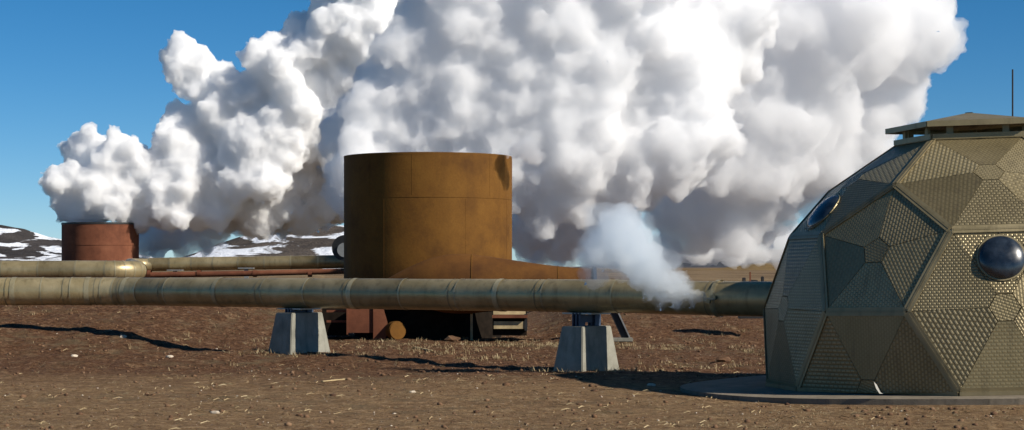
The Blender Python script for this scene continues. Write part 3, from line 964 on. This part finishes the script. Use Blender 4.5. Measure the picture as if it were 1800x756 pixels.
lid = None
for i in range(5):
    a, b = lidv[i], lidv[(i + 1) % 5]
    a2, b2 = a.lerp(lid_apex, 0.95), b.lerp(lid_apex, 0.95)
    o = panel_mesh('lid_panel', [a + Vector((0, 0, .035)), b + Vector((0, 0, .035)), b2 + Vector((0, 0, .035)), a2 + Vector((0, 0, .035))], M_tread, 1.05, 0.8, 0.06, 0.0, th=0.02, inset=0.002)
    o2 = bm_obj('lid_fascia', box_bm(((b - a).length, 0.03, 0.075), frame((a + b) / 2, b - a)), M_strip, o); o2['tint'] = 1.05
knob = [a.lerp(lid_apex, 0.95) + Vector((0, 0, 0.037)) for a in lidv]
mesh_obj('lid_cap', knob + [k_ + Vector((0, 0, 0.008)) for k_ in knob], [tuple(range(4, -1, -1)), tuple(range(5, 10))] + [(i, (i + 1) % 5, (i + 1) % 5 + 5, i + 5) for i in range(5)], M_dark, dome)
# aerial behind the lid
at = Rinv @ (P(1780, 122, DOME_Y + 0.7) - Vector((DOME_X, DOME_Y, DOME_Z)))
ab = Rinv @ (P(1780, 240, DOME_Y + 0.7) - Vector((DOME_X, DOME_Y, DOME_Z)))
V, Fa = sweep([ab, at], 0.012, 10)
ant = mesh_obj('aerial', V, Fa, M_dark, dome)
V, Fa = sweep([ab, ab.lerp(at, 0.3)], 0.02, 10)
mesh_obj('aerial_base', V, Fa, M_dark, ant)
# torn pale flap at the foot of the front panels
fp = [(1536, 671), (1541, 676), (1548, 690), (1552.5, 692), (1546, 692), (1540, 683)]
dfl = DOME_Y - DOME_R * 0.985 + 0.02
V = [Rinv @ (P(x, y, dfl - 0.02) - Vector((DOME_X, DOME_Y, DOME_Z))) for x, y in fp] + [Rinv @ (P(x, y, dfl + 0.03) - Vector((DOME_X, DOME_Y, DOME_Z))) for x, y in fp]
n = len(fp)
mesh_obj('torn_flap', V, [tuple(range(n)), tuple(range(2 * n - 1, n - 1, -1))] + [(i, i + n, (i + 1) % n + n, (i + 1) % n) for i in range(n)], M_white, dome)

# concrete pad
pad = bmesh.new()
pts_ = []
for i in range(64):
    a = 2 * math.pi * i / 64
    r = 3.45 + 0.04 * math.sin(a * 7)
    pts_.append((r * math.cos(a) - (0.5 if math.cos(a) < -0.3 else 0) * max(0, -math.cos(a) - 0.3) * 2, r * math.sin(a)))
ptop = [pad.verts.new((x, y, ZB - 0.045)) for x, y in pts_]
pbot = [pad.verts.new((x, y, ZB - 0.40)) for x, y in pts_]
pad.faces.new(ptop)
for i in range(64): pad.faces.new((ptop[i], ptop[(i + 1) % 64], pbot[(i + 1) % 64], pbot[i])[::-1])
slab = bm_obj('concrete_pad', pad, M_slab)
slab.location = dome.location
slab.rotation_euler = Matrix.Rotation(-0.027, 3, 'Y').to_euler()
tag(slab, 'worn round concrete pad under the geodesic dome', 'pad', kind='structure')

# ------------------------------------------------------------------ small things on the ground
def on_ground(px, py):
    p = G(px, py); return Vector((p.x, p.y, hz(p.x, p.y)))
# leaning steel post on its footing
b0 = on_ground(1100, 597)
e = thing('leaning_post', b0, 'grey leaning steel post on a flat footing behind the right pedestal', 'post')
top = P(1076, 545, b0.y) - b0
Mx = frame(top / 2 + Vector((0, 0, 0.02)), top, Vector((0, -1, 0)))
bm_obj('web', box_bm((top.length, 0.16, 0.02), Mx), M_dark, e)
bm_obj('edge', box_bm((top.length, 0.03, 0.14), Mx @ Matrix.Translation((0, -0.09, 0))), M_grey, e)
bm_obj('footing', box_bm((0.5, 0.4, 0.08), Matrix.Translation((-0.1, 0, 0.0))), M_conc, e, bevel=0.01)
# stake in front of the tank
b0 = on_ground(829, 598)
st = bm_obj('wooden_stake', box_bm((0.055, 0.055, 1.0), Matrix.Translation((0, 0, 0.3))), M_wood)
st.location = b0
tag(st, 'thin upright stake in front of the dark tank foot', 'stake')
# step box right of the tank
dS = 42.3
a = P(868, 578, dS)
e = thing('timber_box', (a.x, dS, hz(a.x, dS)), 'low timber box with rusty ledge at the right foot of the tank', 'box')
EO = e.location
front_box('plank', 868, 922, 565, 578, dS, 0.05, M_wood, e, EO)
front_box('plank', 867, 924, 540, 553, dS + 0.02, 0.05, M_wood, e, EO)
front_box('ledge', 865, 927, 554, 559, dS - 0.12, 0.3, M_rust_red, e, EO)
front_box('box_back', 866, 926, 545, 590, dS + 0.1, 0.6, M_near_black, e, EO)
front_box('corner_post', 922, 927, 552, 581, dS - 0.02, 0.1, M_dark, e, EO)
# loose sticks
def stick(x0, y0, x1, y1, w, label):
    p, q_ = on_ground(x0, y0), on_ground(x1, y1)
    bm = box_bm(((q_ - p).length, w, w * 0.5), frame((p + q_) / 2 - p + Vector((0, 0, w * 0.3)), q_ - p))
    o = bm_obj('loose_stick', bm, M_wood, bevel=w * 0.15); o.location = p
    tag(o, label, 'stick', 'sticks lying on the ground')
stick(566, 672, 610, 668, 0.04, 'bleached stick lying on the track below the left pedestal')
stick(728, 613, 760, 618, 0.05, 'pale stick lying in front of the tank foot')
# pale stones
def stone_mesh(r, seed):
    rg = random.Random(seed)
    bm = bmesh.new(); bmesh.ops.create_icosphere(bm, subdivisions=2, radius=r)
    for v in bm.verts:
        v.co = Vector((v.co.x * 1.3, v.co.y, v.co.z * 0.6)) * rg.uniform(0.8, 1.2)
    return bm
for k_, (px, py, r, lab) in enumerate([(298, 628, 0.05, 'pale stone on the slope below the pipe shadow, rightmost one'), (216, 593, 0.07, 'pale stone just below the long pipe shadow on the bank'),
                                     (378, 727, 0.05, 'flat pale stone alone on the foreground track'), (725, 690, 0.04, 'pale stone in the middle of the track below the tank'), (1145, 678, 0.06, 'pale stone on the ground left of the concrete pad'),
                                     (130, 626, 0.05, 'pale stone low on the gravel bank at the left')]):
    o = bm_obj('pale_stone', stone_mesh(r, k_), M_pale)
    o.location = on_ground(px, py)
    o.rotation_euler.z = k_ * 1.3
    tag(o, lab, 'stone', 'pale stones')
# dark lava boulder by the dome
o = bm_obj('lava_stone', stone_mesh(0.10, 40), M_stone); o.location = on_ground(1272, 636) + Vector((0, 0, 0.03))
tag(o, 'dark lava stone near the dome shadow', 'stone')
o = bm_obj('lava_stone', stone_mesh(0.14, 41), M_stone); o.location = on_ground(795, 600) + Vector((0, 0, 0.04))
tag(o, 'dark red lava stone at the tank foot beside the stake', 'stone')
# valve handles beyond the pipe end
dv_ = 42.0
g0 = P(1322, 497, dv_)
e = thing('valve_set', (g0.x, dv_, hz(g0.x, dv_)), 'small dark valve handles showing over the pipe beside the dome', 'valve')
EO = e.location
front_box('stem', 1317.5, 1320, 478, 520, dv_, 0.03, M_rust_red, e, EO)
front_box('handle', 1305, 1311, 488, 500, dv_, 0.06, M_dark, e, EO, 0.01)
front_box('handle', 1338, 1343, 486, 500, dv_, 0.06, M_dark, e, EO, 0.01)
front_box('bonnet', 1318, 1332, 492, 520, dv_ + 0.03, 0.1, M_dark, e, EO, 0.01)
front_box('valve_body', 1300, 1346, 499, 560, dv_ + 0.1, 0.3, M_dark, e, EO)

# ------------------------------------------------------------------ gravel and dry grass (uncountable)
def scatter_region(rg, n):
    """random ground points, denser in the near field as seen in the photograph"""
    d = 1 / rg.uniform(1 / 62.0, 1 / 18.0, n)
    px = rg.uniform(-60, 1860, n)
    x = (px - CX) / F * d
    keep = np.hypot(x - DOME_X, d - DOME_Y) > 4.0
    return x[keep], d[keep]
rg = np.random.default_rng(21)
_b = bmesh.new(); bmesh.ops.create_icosphere(_b, subdivisions=1, radius=1)
I1V = np.array([v.co[:] for v in _b.verts]); I1F = np.array([[v.index for v in f.verts] for f in _b.faces]); _b.free()
def stones(name, n, rmin, rmax, mat, label, mask=None):
    x, y = scatter_region(rg, n)
    if mask is not None:
        m_ = mask(x, y); x, y = x[m_], y[m_]
    n = len(x)
    r = rmin * (rmax / rmin) ** (rg.random(n) ** 3.5)
    jit = rg.uniform(0.7, 1.25, (n, len(I1V), 1))
    a = rg.uniform(0, 6.28, n)
    s = np.stack([rg.uniform(0.8, 1.4, n), rg.uniform(0.8, 1.2, n), rg.uniform(0.5, 0.9, n)], -1)
    V = I1V[None] * jit * s[:, None, :]
    ca, sa = np.cos(a)[:, None], np.sin(a)[:, None]
    V = np.stack([V[..., 0] * ca - V[..., 1] * sa, V[..., 0] * sa + V[..., 1] * ca, V[..., 2]], -1) * r[:, None, None]
    V += np.stack([x, y, H(x, y) + r * 0.2], -1)[:, None, :]
    Fa = (I1F[None] + (np.arange(n) * len(I1V))[:, None, None]).reshape(-1, 3)
    o = raw_mesh(name, V.reshape(-1, 3), Fa, mat)
    tag(o, label, 'gravel', kind='stuff')
stones('gravel', 26000, 0.006, 0.042, M_stone, 'loose dark red lava gravel strewn over the ground', lambda x, y: (rg.random(len(x)) < 0.22 + 0.78 * sstep(27, 32, y)) & (fbm(x * 0.5 + 40, y * 0.5, 3) > rg.uniform(-0.35, 0.15, len(x))))
stones('gravel', 900, 0.004, 0.018, M_pale, 'scattered small pale pebbles on the ground')

def grass(n, label):
    x, y = scatter_region(rg, n)
    m_ = fbm(x * 0.35 + 3, y * 0.35, 3)
    belt = sstep(31, 33, y) * (1 - sstep(41, 44, y)) * sstep(-6, -2, x)
    prob = 0.02 + 0.9 * belt * sstep(0.0, 0.12, m_) + 0.25 * sstep(0.08, 0.2, m_)
    prob = prob * np.where(y < 27, 0.8, 1.0)
    k_ = rg.random(len(x)) < prob
    x, y = x[k_], y[k_]
    # extra tufts hugging the pedestal feet
    ex, ey = [], []
    for (px, py) in ((526, 617), (1031, 648)):
        c = P2 + PD * t_of(px)
        ex += list(c.x + rg.normal(0, 0.6, 60)); ey += list(c.y - 0.35 + rg.normal(0, 0.3, 60))
    for _ in range(260):
        g_ = rg.normal(0, 1, 2); ex.append(0.4 + g_[0] * 1.4); ey.append(40.2 + g_[1] * 0.7)
    x = np.concatenate([x, ex]); y = np.concatenate([y, ey])
    nb_ = 11
    n = len(x)
    bx = np.repeat(x, nb_) + rg.normal(0, 0.05, n * nb_); by = np.repeat(y, nb_) + rg.normal(0, 0.05, n * nb_)
    L = np.repeat(rg.uniform(0.05, 0.15, n), nb_) * rg.uniform(0.5, 1.2, n * nb_)
    a = rg.uniform(0, 6.28, n * nb_); lean = np.where(by < 30, rg.uniform(1.25, 1.52, n * nb_), rg.uniform(0.5, 1.45, n * nb_))
    dx, dy = np.cos(a) * np.sin(lean), np.sin(a) * np.sin(lean); dz = np.cos(lean)
    w = 0.006
    z = H(bx, by) - 0.005
    b0_ = np.stack([bx - np.sin(a) * w - 0, by + np.cos(a) * w, z], -1); b1_ = np.stack([bx + np.sin(a) * w, by - np.cos(a) * w, z], -1)
    m0 = np.stack([bx + dx * L * 0.6, by + dy * L * 0.6, z + dz * L * 0.75], -1)
    tp_ = np.stack([bx + dx * L * 1.1, by + dy * L * 1.1, z + dz * L * 0.85], -1)
    m1 = m0 + np.stack([np.sin(a) * w, -np.cos(a) * w, 0 * a], -1) * 0.8
    V = np.stack([b0_, b1_, m0, m1, tp_], 1).reshape(-1, 3)
    i = np.arange(n * nb_) * 5
    Fa = np.concatenate([np.stack([i, i + 1, i + 3], -1), np.stack([i, i + 3, i + 2], -1), np.stack([i + 2, i + 3, i + 4], -1)])
    o = raw_mesh('dry_grass', V, Fa, M_grass)
    tag(o, label, 'grass', kind='stuff')
def straw(n, label):
    x, y = scatter_region(rg, n)
    m_ = fbm(x * 0.6 + 70, y * 0.9 + 3, 3)
    k_ = m_ > rg.uniform(-0.1, 0.28, len(x)); x, y = x[k_], y[k_]
    n = len(x); a = rg.uniform(0, 6.28, n); L = rg.uniform(0.02, 0.15, n); w = rg.uniform(0.0015, 0.004, n)
    dx, dy = np.cos(a), np.sin(a)
    def pt(l, q, up): 
        px_, py_ = x + dx * l - dy * q, y + dy * l + dx * q
        return np.stack([px_, py_, H(px_, py_) + up], -1)
    V = np.stack([pt(-L / 2, -w, 0.004), pt(-L / 2, w, 0.012), pt(L * 0.1, w, 0.03), pt(L * 0.1, -w, 0.022), pt(L / 2, 0 * w, 0.012)], 1).reshape(-1, 3)
    i = np.arange(n) * 5
    Fa = np.concatenate([np.stack([i, i + 3, i + 2], -1), np.stack([i, i + 2, i + 1], -1), np.stack([i + 3, i + 4, i + 2], -1)])
    tag(raw_mesh('straw_litter', V, Fa, M_grass), label, 'straw', kind='stuff')
straw(4200, 'bleached straw litter lying flat over the gravel')
grass(16000, 'dry straw coloured grass tufts on the gravel')

# ------------------------------------------------------------------ steam leaking from the pipe clamp
dJ = (path(t_of(1262))).y - PR - 0.12
JET = [(1258, 527, 3.5), (1248, 525.5, 7), (1236, 523, 11), (1220, 519, 16), (1200, 511, 22), (1182, 500, 28), (1165, 522, 16), (1152, 488, 32), (1132, 465, 42),
       (1110, 436, 48), (1085, 406, 46), (1060, 440, 42), (1160, 540, 9), (1078, 384, 22), (1108, 395, 24), (1190, 534, 12), (1215, 538, 8), (1140, 520, 12)]
jet = thing('steam_leak', path(t_of(1262)), 'small bluish steam jet leaking from the pipe clamp beside the dome', 'steam')
def to_child(o, par):
    o.parent = par; o.matrix_parent_inverse = Matrix.Translation(-Vector(par.location))
core = billow('dense_core', blobs(JET, dJ, 0.05, 8, 1.0), 0.022, 8, mat_steam('leak_core', 3.6, 0.2, (0.955, 0.98, 1.0)), 16, 7, ((0.3, 0.16), (0.1, 0.06)))
halo = billow('thin_veil', blobs(JET[4:] + [(1045, 478, 28), (1030, 440, 22), (1060, 400, 28)], dJ, 0.08, 9, 1.3), 0.03, 9, mat_steam('leak_veil', 1.1, 0.2, (0.90, 0.955, 1.0)), 14, 6, ((0.35, 0.2), (0.12, 0.08)))
to_child(core, jet); to_child(halo, jet)
